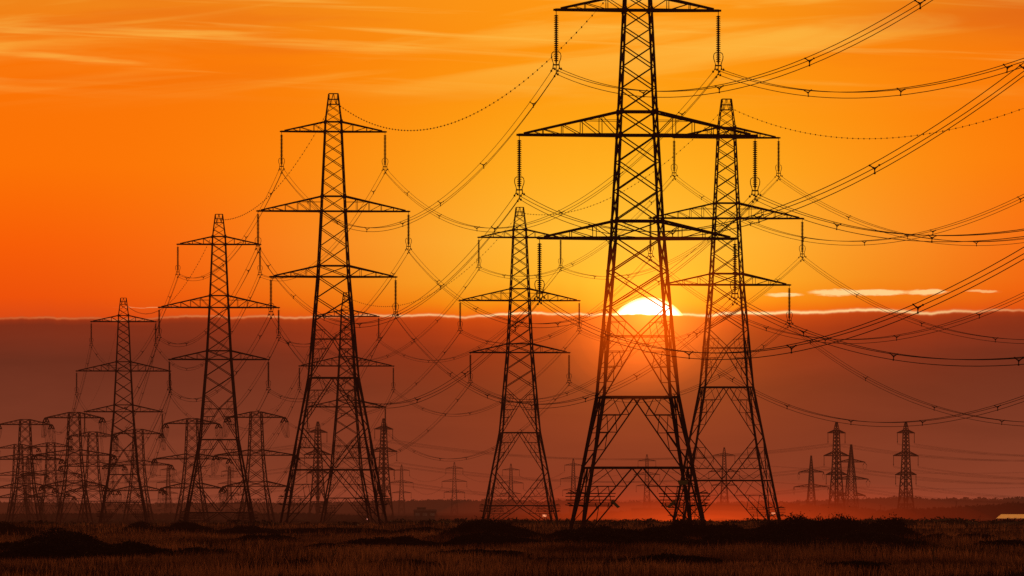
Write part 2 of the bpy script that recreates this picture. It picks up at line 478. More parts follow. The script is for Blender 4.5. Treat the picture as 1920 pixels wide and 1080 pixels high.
for i, (key, px, s, yl, rot, lab) in enumerate(far_specs):
    t = far_fine if i == 0 else copy_tree(far_fine)
    place(key, t, Xof(px,s), Dof(s), Zof(yl,s)-31.5, rot, 31.5, 'susp', lab)
    t['group'] = 'far pylons fading in the haze'

def far_special(label, arms, width_tab, foot, X, D, z, rot):
    B = Body(width_tab, foot); t = empty('transmission_pylon', (X,D,z), rot); tag(t, label, 'pylon', 'far pylons fading in the haze')
    W = .24
    top = width_tab[-1][0]
    for k in range(4):
        mb = MB(); zs = [a for a,_ in width_tab]; zs[0] = -foot
        for a, b in zip(zs, zs[1:]): mb.bar(B.c(k,a), B.c(k,b), .4, 'B')
        put('leg', mb.mesh('pylon_leg', M_STEEL), t)
    mb = MB(); z = -foot
    while z < top-1:
        h = max(1.6, width_at(z, width_tab)*.8); xpanel(mb, B, z, min(top, z+h), W, 'B'); ring(mb, B, z, W, 'B'); z += h
    put('body_bracing', mb.mesh('body_bracing', M_STEEL), t)
    for half, zl, strain in arms:
        for sx in (-1,1):
            mb = MB(); arm_mesh(mb, B, half, zl, zl+1.6, 3, sx, W, 'B', False); put('cross_arm', mb.mesh('cross_arm', M_STEEL), t)
            mb = MB()
            for e in (-1,1): mb.tube([(sx*half,0,zl+foot),(sx*half+.3*e,e*3.8,zl+foot-1.6)], .17, 6)
            mb.tube([(sx*half,-3.7+7.4*u,zl+foot-1.6-3*(1-(2*u-1)**2)) for u in np.linspace(0,1,9)], .06, 4)
            put('strain_insulator', mb.mesh('strain_insulator', M_GLASS), t)
    return t
s = 3.1
far_special('slim far pylon with only two pairs of arms, left of the tall far pair', [(7.6,9,1),(10.6,0,1)], [(-20,6.4),(0,3.0),(9,2.1),(19,.5)], 13, Xof(1521,s), Dof(s), Zof(913,s)-13, .15)
s = 3.3
far_special('far strain pylon with wide arms, right beside the tall far pylon', [(8.2,19.0,1),(10.2,9.3,1),(8.4,0,1)], [(-20,9.5),(0,5.2),(9.3,4.0),(19,2.3),(29,.6)], 9, Xof(1596,s), Dof(s), Zof(929,s)-9, .3)

# ------------------------------------------------------------------ conductors
def sag_pts(P, Q, S_, n): 
    return [P.lerp(Q, t)-Vector((0,0,4*S_*t*(1-t))) for t in np.linspace(0,1,n+1)]
sp = MB()      # Y shaped spacer
for x, z in ((-.27,0),(.27,0),(0,-.45)):
    mid = (x*.45, 0, -.17+(z+.17)*.35)
    sp.bar((0,0,-.17), mid, .085, 'B'); sp.bar(mid, (x,0,z), .06, 'B'); sp.box((x,0,z), (.09,.14,.1))
sp.lathe((0,0,-.17), [(.05,-.06),(.09,0),(.05,.06)], 6)
SPACER = sp.mesh('spacer', M_STEEL)
def bundle(P, Q, label, group, r=.026, spacing=54, k=7e-5, n=48, spacers=True, off0=25):
    d = Q-P; L = Vector((d.x,d.y,0)).length; ang = math.atan2(-d.x, d.y)
    S_ = k*L*L
    t = empty('conductor_bundle', tuple(P), ang); tag(t, label, 'power line', group)
    e = Vector((0, L, Q.z-P.z))
    for x, z in ((-.27,0),(.27,0),(0,-.45)):
        mb = MB(); o = Vector((x,0,z)); jig = 1+.004*(x+z)
        mb.tube([p+o for p in sag_pts(Vector((0,0,0)), e, S_*jig, n)], r, 4)
        put('wire', mb.mesh('bundle_wire', M_WIRE), t)
    if spacers:
        y = off0+random.uniform(-4,4)
        while y < L-20:
            u = y/L; z = e.z*u-4*S_*u*(1-u)
            s_ = put('spacer', SPACER, t, (0,y,z)); s_.rotation_euler = (math.atan2(e.z-4*S_*(1-2*u), L), random.uniform(-.12,.12), 0)
            y += spacing+random.uniform(-5,5)
    return t
mk = MB(); mk.lathe((0,0,0), [(.02,-.09),(.062,-.05),(.062,.05),(.02,.09)], 6); MARK = mk.mesh('line_marker', M_WIRE)
def earth(P, Q, label, k=5.6e-5, r=.014, marks=True, step=4.8):
    d = Q-P; L = Vector((d.x,d.y,0)).length; ang = math.atan2(-d.x, d.y); S_ = k*L*L
    t = empty('earth_wire', tuple(P), ang); tag(t, label, 'earth wire', 'earth wires strung between pylon peaks')
    e = Vector((0,L,Q.z-P.z)); mb = MB(); mb.tube(sag_pts(Vector((0,0,0)), e, S_, 48), r, 4)
    put('wire', mb.mesh('earth_wire_strand', M_WIRE), t)
    if marks:
        n = min(96, int(L/step))
        for i in range(1,n):
            u = i/n; z = e.z*u-4*S_*u*(1-u); put('line_marker', MARK, t, (0,L*u,z))

ARMN = {'top':'upper','mid':'middle','low':'lower'}; SD = {-1:'left',1:'right'}
short = {'T1':'nearest pylon','T2':'second largest pylon','T3':'pylon right of the sun','T4':'central medium pylon','T5':'medium left pylon','T6':'leftmost tall pylon','T7':'pylon behind the second largest','Sb':'left strain pylons','Sh':'strain pylons'}
def ghost(key, X, D, z, foot, kind='susp', rot=LINE_ROT):
    w = Tw(); w.X, w.D, w.z, w.rot, w.foot, w.kind = X, D, z, rot, foot, kind; TW[key] = w
ghost('N1', TW['T1'].X+31.2, TW['T1'].D-350, TW['T1'].z+.3, 25.4)
ghost('N3', TW['T3'].X+.089*417, TW['T3'].D-417, TW['T3'].z-5.6, 33.0)
def line(a, b, ga, gb, desc):
    for arm in ('top','mid','low'):
        for sx in (-1,1):
            P = attach(a, arm, sx, end=1); Q = attach(b, arm, sx, end=-1)
            lab = desc % (ARMN[arm], SD[sx])
            if a == 'N1': P.z += {'top':0,'mid':1.4,'low':2.2}[arm]*(1 if sx < 0 else .5)
            bundle(P, Q, lab, 'triple conductor bundles of the pylon lines')
line('N1','T1',0,0,'triple wires swooping from %s %s arm of nearest pylon to the right frame edge')
line('T1','T2',0,0,'triple wires from %s %s arm of nearest pylon dipping to second largest')
line('T2','T5',0,0,'triple wires from %s %s arm of second largest pylon to medium left pylon')
line('T5','T6',0,0,'triple wires from %s %s arm of medium left pylon to leftmost tall pylon')
line('T6','Sb',0,0,'triple wires from %s %s arm of leftmost tall pylon down to strain pylons')
line('N3','T3',0,0,'thin triple wires from %s %s arm of pylon right of sun to right edge')
line('T3','T4',0,0,'triple wires from %s %s arm of pylon right of sun to central medium pylon')
line('T4','T7',0,0,'triple wires from %s %s arm of central medium pylon sagging to the left')
line('T7','Sh',0,0,'triple wires from %s %s arm of pylon behind second largest to strain pylons')
line('Sb','Sc',0,0,'slack triple wires from %s %s arm of tallest left strain pylon')
line('Sh','Sf',0,0,'slack triple wires behind %s %s arm of strain pylon beside the second largest')
line('Sa','Se',0,0,'slack triple wires behind %s %s arm of strain pylon nearest left edge')
for a, b, lab in (('N1','T1','earth wire from the nearest pylon towards the upper right, above the frame'),
                  ('T1','T2','beaded earth wire dipping from nearest pylon peak to second largest pylon peak'),
                  ('T2','T5','beaded earth wire from second largest pylon peak down to medium left pylon peak'),
                  ('T5','T6','beaded earth wire from medium left pylon peak to leftmost tall pylon peak'),
                  ('T6','Sb','earth wire from leftmost tall pylon peak down to strain pylons'),
                  ('N3','T3','faint beaded earth wire from peak right of sun to right frame edge'),
                  ('T3','T4','faint beaded earth wire between pylon right of sun and central medium pylon'),
                  ('T4','T7','earth wire from central medium pylon peak down to the pylon behind second largest'),
                  ('T7','Sh','earth wire from pylon behind second largest down to strain pylons')):
    earth(peakpt(a), peakpt(b), lab, marks=(a+b != 'T6Sb' and a+b != 'T7Sh'))

# the far lines crossing the plain: one thin bundle per arm
def far_wire(P, Q, label, sag, r=.07):
    d = Q-P; L = Vector((d.x,d.y,0)).length; ang = math.atan2(-d.x, d.y); e = Vector((0,L,Q.z-P.z))
    mb = MB()
    for x, z in ((-.25,0),(.25,0),(0,-.45)): mb.tube([p+Vector((x,0,z)) for p in sag_pts(Vector((0,0,0)), e, sag, 24)], r*.6, 3)
    o = put('conductor_bundle', mb.mesh('far_conductor', M_WIRE), None, tuple(P), ang)
    tag(o, label, 'power line', 'far conductor bundles crossing the plain')
ghost('G1', Xof(2150,4.0), Dof(4.0)-100, TW['F4'].z-3, 31.5, 'susp', .92)
ghost('G2', Xof(-250,4.0), Dof(4.0)+100, TW['F2'].z, 31.5, 'susp', .92)
ghost('G3', Xof(2100,2.6), Dof(2.6), TW['F10'].z, 31.5, 'susp', .1)
for a, b, lab, sg in (('F1','F3','far triple wires at %s %s arm height spanning from hazy pylon to far right pair',8),
                      ('F2','F1','far triple wires at %s %s arm between the two hazy pylons left of centre',2.5),
                      ('F3','G1','far triple wires from %s %s arm of left tall far pylon to right edge',6),
                      ('F4','G1','far triple wires from %s %s arm of rightmost far pylon to right edge',4),
                      ('G2','F2','far triple wires from left edge to %s %s arm of hazy pylon',8)):
    for arm in ('top','mid','low'):
        for sx in (-1,1): far_wire(attach(a,arm,sx), attach(b,arm,sx), lab % (ARMN[arm], SD[sx]), sg)
for a, b, lab in (('F5','F6','leftmost faint'),('F6','F7','second faint'),('F7','F8','third faint'),('F8','F9','fourth faint'),('F9','F10','fifth faint'),('F10','G3','rightmost faint')):
    for arm in ('top','mid'):
        far_wire(attach(a,arm,1), attach(b,arm,-1), '%s far wire span at %s arm height between small distant pylons' % (lab, ARMN[arm]), 5, .06)

# ------------------------------------------------------------------ foliage
def quads_mesh(name, C, size, mat, flat=.0, extra=None):
    """many small leaf faces at centres C (n,3), random orientation"""
    n = len(C); a = rng.normal(size=(n,3)); a /= np.linalg.norm(a,axis=1)[:,None]
    b = rng.normal(size=(n,3)); b -= a*(a*b).sum(1)[:,None]; b /= np.linalg.norm(b,axis=1)[:,None]
    sz = (size*rng.uniform(.6,1.4,n))[:,None]
    V = np.stack([C-a*sz-b*sz*.45, C+a*sz*.2-b*sz*.5, C+a*sz*1.1, C+a*sz*.1+b*sz*.5], axis=1).reshape(-1,3)
    idx = np.arange(4*n).reshape(n,4)
    vs = V.tolist(); fs = idx.tolist()
    if extra: 
        k = len(vs); vs += extra.v; fs += [tuple(i+k for i in f) for f in extra.f]
    me = bpy.data.meshes.new(name); me.from_pydata(vs, [], fs); me.materials.append(mat)
    return me
def lump(mb, c, r, seed):
    """low rough inner core so a thicket is not see-through"""
    n, m = 10, 5; rs = random.Random(seed); vs = []
    for j in range(m):
        ph = j/(m-1)*PI*.5
        for i in range(n):
            th = 2*PI*i/n; q = 1+rs.uniform(-.15,.15)
            vs.append((c[0]+r[0]*q*math.cos(ph)*math.cos(th), c[1]+r[1]*q*math.cos(ph)*math.sin(th), c[2]+r[2]*q*math.sin(ph)))
    fs = [(j*n+i, j*n+(i+1)%n, (j+1)*n+(i+1)%n, (j+1)*n+i) for j in range(m-1) for i in range(n)]
    mb.add(vs, fs)
def thicket(px0, px1, ytop, D, depth, label, leaf=.075, dens=900, profile=None, cell=1.1, name='gorse_thicket', low=.5):
    """scrub mound: px span at distance D; ytop = photo row of its crest"""
    s = F/D; x0, x1 = Xof(px0,s), Xof(px1,s); cx = (x0+x1)/2
    Ht = Zof(ytop, s)-ground_z(cx, D)
    core = MB(); cs = []; nb = max(4, int((x1-x0)*depth/cell**2*1.1)); rs = random.Random(int(px0*7+D))
    for i in range(nb):
        u = rs.random(); v = rs.uniform(-1,1)
        x = x0+(x1-x0)*u; y = D+v*depth/2
        edge = min(1, min(u,1-u)*(x1-x0)/(1.6+.12*(x1-x0)))**.6*(1-.45*v*v)
        pr = profile(u) if profile else 1
        h = max(.25, Ht*edge*pr*rs.uniform(.72,1.03)); r = cell*rs.uniform(.6,1.25)
        g = ground_z(x,y)
        lump(core, (x,y,g-.1), (r*.85, r*.85, h*.86), i)
        n = int(dens*r*r)
        th = rng.uniform(0,2*PI,n); ph = np.arcsin(rng.uniform(0,1,n)**.8); q = rng.uniform(.82,1.08,n)+.16*(rng.random(n) > .93)+.38*rng.random(n)*(rng.random(n) > .975)
        cs.append(np.stack([x+r*q*np.cos(ph)*np.cos(th), y+r*q*np.cos(ph)*np.sin(th), g+h*q*np.sin(ph)], axis=1))
    # some twiggy sprigs breaking the outline
    me = quads_mesh('thicket_foliage', np.concatenate(cs), leaf, M_LEAF, extra=core)
    o = put(name, me); tag(o, label, 'bush'); return o
sn = math.sin
thicket(1290,1560,994,505,9,'long low front skirt of scrub below the long dark thicket',profile=lambda u:.85+.15*sn(u*11))
thicket(1540,1725,992,515,9,'low front skirt of scrub at the right end of the long thicket',profile=lambda u:1-.3*u)
thicket(830,1050,997,500,9,'low scrub skirt in front of the rounded gorse mound',profile=lambda u:.8+.2*sn(u*6))
thicket(1040,1300,988,530,9,'low scrub bank between rounded mound and nearest pylon right feet',profile=lambda u:.85+.15*sn(u*12))
thicket(1395,1735,969,600,9,'long dark gorse thicket right of the nearest pylon, below the right pylon',profile=lambda u:1-.06*sn(u*21)-.25*max(0,u-.86)/.14)
thicket(1200,1420,972,590,9,'dark gorse thicket covering the right feet of the nearest pylon',profile=lambda u:.88+.12*sn(u*9))
thicket(1020,1215,984,585,9,'lower dark gorse thicket at the left feet of the nearest pylon',profile=lambda u:.9+.1*sn(u*14))
thicket(820,1040,974,600,10,'rounded dark gorse mound at the foot of the central medium pylon',profile=lambda u:.62+.38*math.exp(-((u-.38)/.22)**2))
thicket(1035,1345,998,500,8,'low dark thicket in front of the nearest pylon, nearer the grass',profile=lambda u:.8+.2*sn(u*5+.4))
thicket(1415,1520,1001,470,6,'rounded low bush in the grass right of the nearest pylon',profile=lambda u:1)
thicket(1520,1572,1009,465,4,'smaller low bush touching the rounded bush in the right grass')
thicket(1738,1778,986,560,4,'small lone bush just beyond the right end of the long thicket')
thicket(1780,1870,994,570,4,'very low weedy patch right of the small lone bush')
thicket(-60,70,979,720,10,'dark bush mound cut by the left frame edge')
thicket(15,205,985,440,9,'high dark gorse mound in the left foreground',profile=lambda u:.68+.32*math.exp(-((u-.65)/.25)**2))
thicket(20,220,1006,405,5,'dark scrub skirt along the front of the left foreground mound')
thicket(-40,60,1008,440,6,'low dark scrub at the left frame edge below the mound')
thicket(190,330,1006,430,6,'low dark scrub tail running right from the left foreground mound',profile=lambda u:1-.45*u)
thicket(165,265,1024,392,4,'lowest dark scrub patch below the left foreground mound')
thicket(225,300,976,800,8,'small dark bush at the feet of the leftmost tall pylon')
thicket(295,400,979,780,9,'dark bush clump under the medium left pylon')
thicket(410,520,984,740,9,'low broad bush between medium left and second largest pylons')
thicket(520,730,989,760,9,'low dark scrub under the second largest pylon',profile=lambda u:.9+.1*sn(u*17))
thicket(730,850,988,700,8,'low dark scrub right of the second largest pylon')
thicket(430,560,1000,560,5,'flat dark scrub strip in the middle of the left grass')
thicket(580,640,1011,480,4,'small flat scrub patch in the grass below the second largest pylon')
thicket(820,960,1027,400,4,'flat dark weed patch in the central foreground grass')
thicket(700,800,1040,345,4,'flat dark weed patch near the bottom edge left of centre')
thicket(1180,1330,1034,370,4,'flat dark weed patch in the foreground below the nearest pylon')
thicket(1820,1960,1006,470,4,'dark weed strip cut by the right frame edge')
thicket(480,620,1046,335,3,'flat dark weed patch near the bottom edge on the left')
thicket(1560,1650,1048,330,3,'flat dark weed patch near the bottom edge on the right')
thicket(330,450,1018,420,4,'low dark scrub patch right of the left foreground mound')
thicket(640,820,1006,520,5,'broad low scrub strip in the middle distance left of the rounded mound')
thicket(1640,1800,1014,440,4,'flat dark weed strip in the right foreground grass')

# low scrub scattered over the far heath, too much of it to count
def heath_scrub():
    core = MB(); C = []; rs = random.Random(3)
    for i in range(900):
        y = math.exp(rs.uniform(math.log(1000), math.log(3600))); x = rs.uniform(-1,1)*(y*.066+5)
        if abs(x-TW['T4'].X) < 0: continue
        g = ground_z(x,y); h = rs.uniform(.3,1.0)*(y/1100)**.35; r = h*rs.uniform(1.5,4)
        lump(core, (x,y,g-.1), (r,r*.8,h*.8), i); n = 60
        th = rng.uniform(0,2*PI,n); ph = np.arcsin(rng.uniform(0,1,n)); q = rng.uniform(.8,1.1,n)
        C.append(np.stack([x+r*q*np.cos(ph)*np.cos(th), y+r*.8*q*np.cos(ph)*np.sin(th), g+h*q*np.sin(ph)],1))
    tag(put('heath_scrub', quads_mesh('heath_scrub_foliage', np.concatenate(C), .22, M_FAR, extra=core)), 'low scrub scattered over the heath beyond the pylons', 'scrub', kind='stuff')
heath_scrub()

# weed stems standing above the grass
def weed(px, ybase, ytop, label, seed):
    rs = random.Random(seed); D = F*CAM_H/(ybase-945); s = F/D; h = (ybase-ytop)/s; x = Xof(px,s)
    mb = MB(); g = ground_z(x,D)
    p = [Vector((x,D,g-.05))]; 
    for i in range(6): p.append(p[-1]+Vector((rs.uniform(-.05,.07),rs.uniform(-.04,.04),h/6)))
    mb.tube(p, .014, 4)
    for i in range(2,7):
        for q in range(2):
            e = p[i]+Vector((rs.uniform(-.16,.16),rs.uniform(-.1,.1),rs.uniform(.05,.2))); mb.tube([p[i],e], .008, 3)
            mb.lathe(tuple(e), [(.008,-.04),(.028,0),(.008,.05)], 5)
    tag(put('weed_stalk', mb.mesh('weed_stalk', M_STEM)), label, 'weed')
weed(1750,1060,1020,'tall dry weed stalk in the right foreground grass',1)
weed(1832,1006,974,'leaning dry weed stalk below the pale roof at the right edge',2)
weed(1888,1008,990,'short dry weed stalk nearest the right frame edge',3)
weed(623,1066,1038,'dry weed stalk standing alone in the left foreground grass',4)
weed(1715,1050,1022,'thin dry weed stalk left of the tall one in the right grass',5)

# grass
def grass():
    N = 270000
    d = np.concatenate([np.sqrt(rng.uniform(262**2, 640**2, N-60000)), np.sqrt(rng.uniform(600**2, 1250**2, 60000))]); x = rng.uniform(-1,1,N)*(d*.068+3)
    clump = np.sin(x*.9+d*.05)*np.sin(d*.11-x*.2)+.6*np.sin(x*.23+1)*np.sin(d*.031)+rng.normal(0,.5,N)
    keep = clump > -.75; d = d[keep]; x = x[keep]; cl = clump[keep]; n = len(d)
    z = np.array([ground_z(a,b) for a,b in zip(x.tolist(), d.tolist())])
    patch = np.sin(d*.045+1.3*np.sin(x*.08))+.8*np.sin(x*.21+d*.02+2)+.6*np.sin(d*.021-x*.11)
    h = rng.uniform(.18,.5,n)*(1+.25*np.clip(cl,-1,1.2))*np.clip(1+.3*patch,.45,1.5); w = rng.uniform(.006,.015,n)*np.clip(d/520,1,3)
    lean = rng.normal(0,.11,(n,2)); ang = rng.uniform(0,PI,n)
    dx, dy = np.cos(ang)*w, np.sin(ang)*w
    P0 = np.stack([x-dx,d-dy,z-.03],1); P1 = np.stack([x+dx,d+dy,z-.03],1)
    mx, my = x+lean[:,0]*.4*h*2, d+lean[:,1]*.4*h*2; mz = z+h*.6
    P2 = np.stack([mx+dx*.8,my+dy*.8,mz],1); P3 = np.stack([mx-dx*.8,my-dy*.8,mz],1)
    P4 = np.stack([x+lean[:,0]*2*h,d+lean[:,1]*2*h,z+h],1)
    V = np.stack([P0,P1,P2,P3,P4],1).reshape(-1,3)
    b = np.arange(n)*5
    me = bpy.data.meshes.new('grass_blades')
    me.vertices.add(5*n); me.vertices.foreach_set('co', V.ravel())
    loops = np.stack([b,b+1,b+2,b+3, b+3,b+2,b+4],1).ravel()
    me.loops.add(7*n); me.loops.foreach_set('vertex_index', loops.astype(np.int32))
    me.polygons.add(2*n)
    st = np.stack([np.arange(n)*7, np.arange(n)*7+4],1).ravel(); me.polygons.foreach_set('loop_start', st.astype(np.int32))
    me.update(calc_edges=True); me.materials.append(M_GRASS)
    tag(put('grass', me), 'dry brownish grass covering the foreground plain', 'grass', kind='stuff')
grass()

# woodland: treelines and wooded ridges, each one mass
def wood(name, D, X0, X1, topfn, label, leaf, step, depth=60):
    """topfn(px) gives the photo row of the crowns"""
    s = F/D; C = []; core = MB(); x = X0; rs = random.Random(int(D+X0))
    while x < X1:
        px = 960+x*s; top = Zof(topfn(px), s)*rs.uniform(.97,1.0)
        for q in range(2):
            y = D+rs.uniform(-depth,depth)/2; g = ground_z(x,D)-1
            h = (top-g)*rs.uniform(.86,1.04)
            r = step*rs.uniform(.8,1.5); hh = h*.62
            lump(core, (x,y,g), (r*1.1,r*1.1,h*.9), int(x*10)+q)
            n = 60
            v = rng.normal(size=(n,3)); v /= np.linalg.norm(v,axis=1)[:,None]
            C.append(np.array([x,y,g+h-r*.8])+v*np.array([r,r,r*.85])*rng.uniform(.75,1.1,(n,1)))
        x += step*rs.uniform(.6,1.1)
    me = quads_mesh(name+'_foliage', np.concatenate(C), leaf, M_FAR, extra=core)
    tag(put(name, me), label, 'woodland', kind='stuff')
itp = lambda a, b: (lambda px: float(np.interp(px, a, b)))
wood('far_woodland', 9500, -640, 640, itp([0,250,420,560,760,900,1000,1200,1400,1560,1640,1700,1760,1850,1920],[941,944,942,943,938,936,938,940,941,938,934,930,935,934,932]), 'faint wooded ridge along the whole horizon', 1.6, 5)
wood('near_woodland', 3900, -270, -70, itp([-100,560,640],[964,962,966]), 'dark low treeline behind the pylons on the left', .8, 2.6, 40)
wood('near_woodland', 4400, -110, 95, itp([700,760,850,900,1050,1090,1200,1260],[970,969,968,972,966,962,958,963]), 'hazy low treeline in the middle behind the nearest pylon', .9, 2.8, 40)
wood('near_woodland', 4600, 110, 240, itp([1400,1450,1520,1600,1650,1700],[946,944,945,950,956,958]), 'sunlit misty treeline below the far pylon pair', .9, 3.0, 40)
wood('near_woodland', 3600, 165, 270, itp([1640,1680,1750,1800,1850,1880,1920,1990],[962,955,952,951,947,944,942,941]), 'dark treeline at the right edge of the plain', .8, 2.4, 30)

# ------------------------------------------------------------------ small far buildings and posts
def hut(px, ybase, s, w, h, label, roof, name='low_building', win=0, dp=9):
    D = Dof(s); x = Xof(px,s); z = Zof(ybase,s)
    t = empty(name, (x,D,z)); tag(t, label, 'building')
    mb = MB(); mb.box((0,0,h/2-1), (w,dp,h+2)); put('wall', mb.mesh('wall', M_WALL), t)
    mb = MB(); ov = .3
    mb.add([(-w/2-ov,-dp/2-ov,h),(w/2+ov,-dp/2-ov,h),(w/2+ov,dp/2+ov,h),(-w/2-ov,dp/2+ov,h),(-w/2,0,h+roof),(w/2,0,h+roof)],
           [(3,2,1,0),(0,1,5,4),(2,3,4,5),(1,2,5),(3,0,4)]); put('roof', mb.mesh('roof', M_ROOF if name == 'glasshouse' else M_WALL), t)
    for i in range(win):
        mb = MB(); mb.box((-w/2+w*(i+.5)/win,-dp/2-.04,h*.55), (w/win*.6,.05,h*.4)); put('window', mb.mesh('window', M_WINDOW), t)
    return t
hut(797,972,4.2,10,3.2,'low dark flat building in the haze right of the second largest pylon',.8,win=3)
hut(790,963,4.15,4,2.6,'small raised cabin standing behind the low dark hazy building',.3,dp=4)
def glasshouse(px, s, w, dp, label):
    D = Dof(s); x = Xof(px,s); g = ground_z(x,D); t = empty('glasshouse', (x,D,g)); tag(t, label, 'building')
    z0 = Zof(972,s)-g; z1 = Zof(964.5,s)-g+.0
    mb = MB(); mb.box((0,dp/2,(z0-.15)/2-.5),(w-.6,dp-.6,z0-.15+1)); put('wall', mb.mesh('glasshouse_wall', M_WALL), t)
    mb = MB(); mb.add([(-w/2,0,z0),(w/2,0,z0),(w/2,dp,z1),(-w*.26,dp,z1),(-w/2,0,z0-.12),(w/2,0,z0-.12),(w/2,dp,z1-.12),(-w*.26,dp,z1-.12)],[(0,1,2,3),(7,6,5,4),(0,4,5,1),(1,5,6,2),(2,6,7,3),(3,7,4,0)])
    put('roof', mb.mesh('glasshouse_roof', M_ROOF), t)
    for i in range(9):
        mb = MB(); mb.box((-w/2+w*(i+.5)/9,-.05,z0/2-.3),(.18,.18,z0+.3)); put('post', mb.mesh('glasshouse_post', M_STEEL), t)
glasshouse(1915, 4.75, 20, 45, 'long low glasshouse with pale bright roof at the right edge')
hut(1236,965,4.0,26,2.6,'wide low shed in the red haze under the nearest pylon',.7)
hut(1370,962,4.0,36,3.6,'long flat shed in the red haze behind the pylon right of sun',.5)
def lit_box(px, y, s, w, h, label, rr=(1.0,.36,.16)):
    m, nt, b = new_mat('glowing_lens'); b.inputs['Base Color'].default_value = (.8,.7,.6,1)  # lamp lens, glows by its own emission
    b.inputs['Emission Color'].default_value = (*rr,1); b.inputs['Emission Strength'].default_value = 1.0
    t = empty('floodlight', (Xof(px,s), Dof(s), Zof(y,s)-2.6)); tag(t, label, 'lamp')
    mb = MB(); mb.box((0,.25,1.2),(.16,.16,3.4)); put('post', mb.mesh('post', M_STEEL), t)
    mb = MB(); mb.box((0,.1,2.6),(w+.2,.2,h+.2)); put('housing', mb.mesh('housing', M_STEEL), t)
    mb = MB(); mb.box((0,-.02,2.6),(w,.03,h)); put('lens', mb.mesh('lens', m), t)
lit_box(1021,967,4.2,1.7,1.0,'bright glowing lamp low behind the central medium pylon')
lit_box(1450,963,4.6,1.5,.9,'bright glowing lamp at the right foot of the pylon right of sun')
lit_box(688,974,4.6,.8,.7,'small pinkish lamp inside the right leg of second largest pylon',(1.0,.3,.2))
lit_box(814,983,4.0,.9,.8,'small pale lamp beside the low dark hazy building',(1.0,.4,.3))
def pole(px, ybase, ytop, s, label):
    D = Dof(s); t = empty('utility_pole', (Xof(px,s), D, Zof(ybase,s))); tag(t, label, 'pole')
    h = (ybase-ytop)/s; mb = MB(); mb.lathe((0,0,-1), [(.2,0),(.13,h+1)], 8); put('post', mb.mesh('pole_post', M_WOODP), t)
    mb = MB(); mb.box((0,-.05,h-.5),(1.7,.12,.14)); put('crossbar', mb.mesh('pole_crossbar', M_WOODP), t)
pole(1793,975,939,4.4,'wooden utility pole in front of the dark treeline at right')
pole(1651,968,946,4.0,'shorter wooden utility pole beyond the long thicket at right')
pole(1658,970,950,3.8,'faint wooden utility pole close behind the shorter one')

# ------------------------------------------------------------------ haze and glow: absorbing air, scattered sunlight put in as emission
def volume_box(name, x, y, z, absorb, emit_col, scat, scat_col, g, label):
    mb = MB(); mb.box(((x[0]+x[1])/2,(y[0]+y[1])/2,(z[0]+z[1])/2), (x[1]-x[0],y[1]-y[0],z[1]-z[0]))
    m = bpy.data.materials.new(name+'_air'); m.use_nodes = True; nt = m.node_tree; nt.nodes.clear()
    out = nt.nodes.new('ShaderNodeOutputMaterial')
    ab = nt.nodes.new('ShaderNodeVolumeAbsorption'); ab.inputs['Density'].default_value = absorb; ab.inputs['Color'].default_value = (0,0,0,1)
    last = ab.outputs[0]
    if emit_col:
        em = nt.nodes.new('ShaderNodeEmission'); em.inputs['Color'].default_value = (*emit_col,1); em.inputs['Strength'].default_value = absorb
        a = nt.nodes.new('ShaderNodeAddShader'); nt.links.new(last, a.inputs[0]); nt.links.new(em.outputs[0], a.inputs[1]); last = a.outputs[0]
    if scat > 0:
        sc = nt.nodes.new('ShaderNodeVolumeScatter'); sc.inputs['Density'].default_value = scat; sc.inputs['Color'].default_value = (*scat_col,1)
        sc.inputs['Anisotropy'].default_value = g
        a = nt.nodes.new('ShaderNodeAddShader'); nt.links.new(last, a.inputs[0]); nt.links.new(sc.outputs[0], a.inputs[1]); last = a.outputs[0]
    nt.links.new(last, out.inputs['Volume'])
    o = put(name, mb.mesh(name, m)); tag(o, label, 'haze', kind='stuff'); return o
volume_box('haze', (-4000,4000), (-90,15500), (-30,75), 5.0e-5, (.20,.038,.015), 0, (1,.28,.05), .985, 'thin brownish evening haze over the whole plain')
def glow_shells(px, py, D, rx, rz, ry, shells, strength, col, ab_=.35, label='red mist low over the far plain, sun glow put in as emission'):  # nested ellipsoids that emit, standing in for sun glow and glare
    for i in range(shells):
        q = ((i+1)/shells)**1.2; mb = MB(); nu, nv = 24, 12; s_ = F/D
        cx, cz = Xof(px, s_), Zof(py, s_)
        vs = [(cx+rx*q*math.sin(PI*(j+.5)/nv)*math.cos(2*PI*i2/nu), D+ry*q*math.sin(PI*(j+.5)/nv)*math.sin(2*PI*i2/nu), cz+rz*q*math.cos(PI*(j+.5)/nv)) for j in range(nv) for i2 in range(nu)]
        fs = [(j*nu+(k+1)%nu, j*nu+k, (j+1)*nu+k, (j+1)*nu+(k+1)%nu) for j in range(nv-1) for k in range(nu)]
        fs += [tuple(range(nu)), tuple((nv-1)*nu+k for k in range(nu-1,-1,-1))]
        mb.add(vs, fs); m = bpy.data.materials.new('sunlit_mist_air'); m.use_nodes = True; nt = m.node_tree; nt.nodes.clear()  # emissive glow material, stands in for sun glow and glare
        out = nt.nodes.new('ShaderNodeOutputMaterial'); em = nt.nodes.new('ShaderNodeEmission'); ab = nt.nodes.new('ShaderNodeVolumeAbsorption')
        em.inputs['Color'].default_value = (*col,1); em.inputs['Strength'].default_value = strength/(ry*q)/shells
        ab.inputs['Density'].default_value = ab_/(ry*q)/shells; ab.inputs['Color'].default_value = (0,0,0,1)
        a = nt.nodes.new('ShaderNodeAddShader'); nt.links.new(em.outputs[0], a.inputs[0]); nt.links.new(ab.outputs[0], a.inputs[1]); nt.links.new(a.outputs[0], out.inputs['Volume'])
        o = put('sunlit_mist', mb.mesh('sunlit_mist', m)); tag(o, label, 'mist', kind='stuff')  # emissive shell
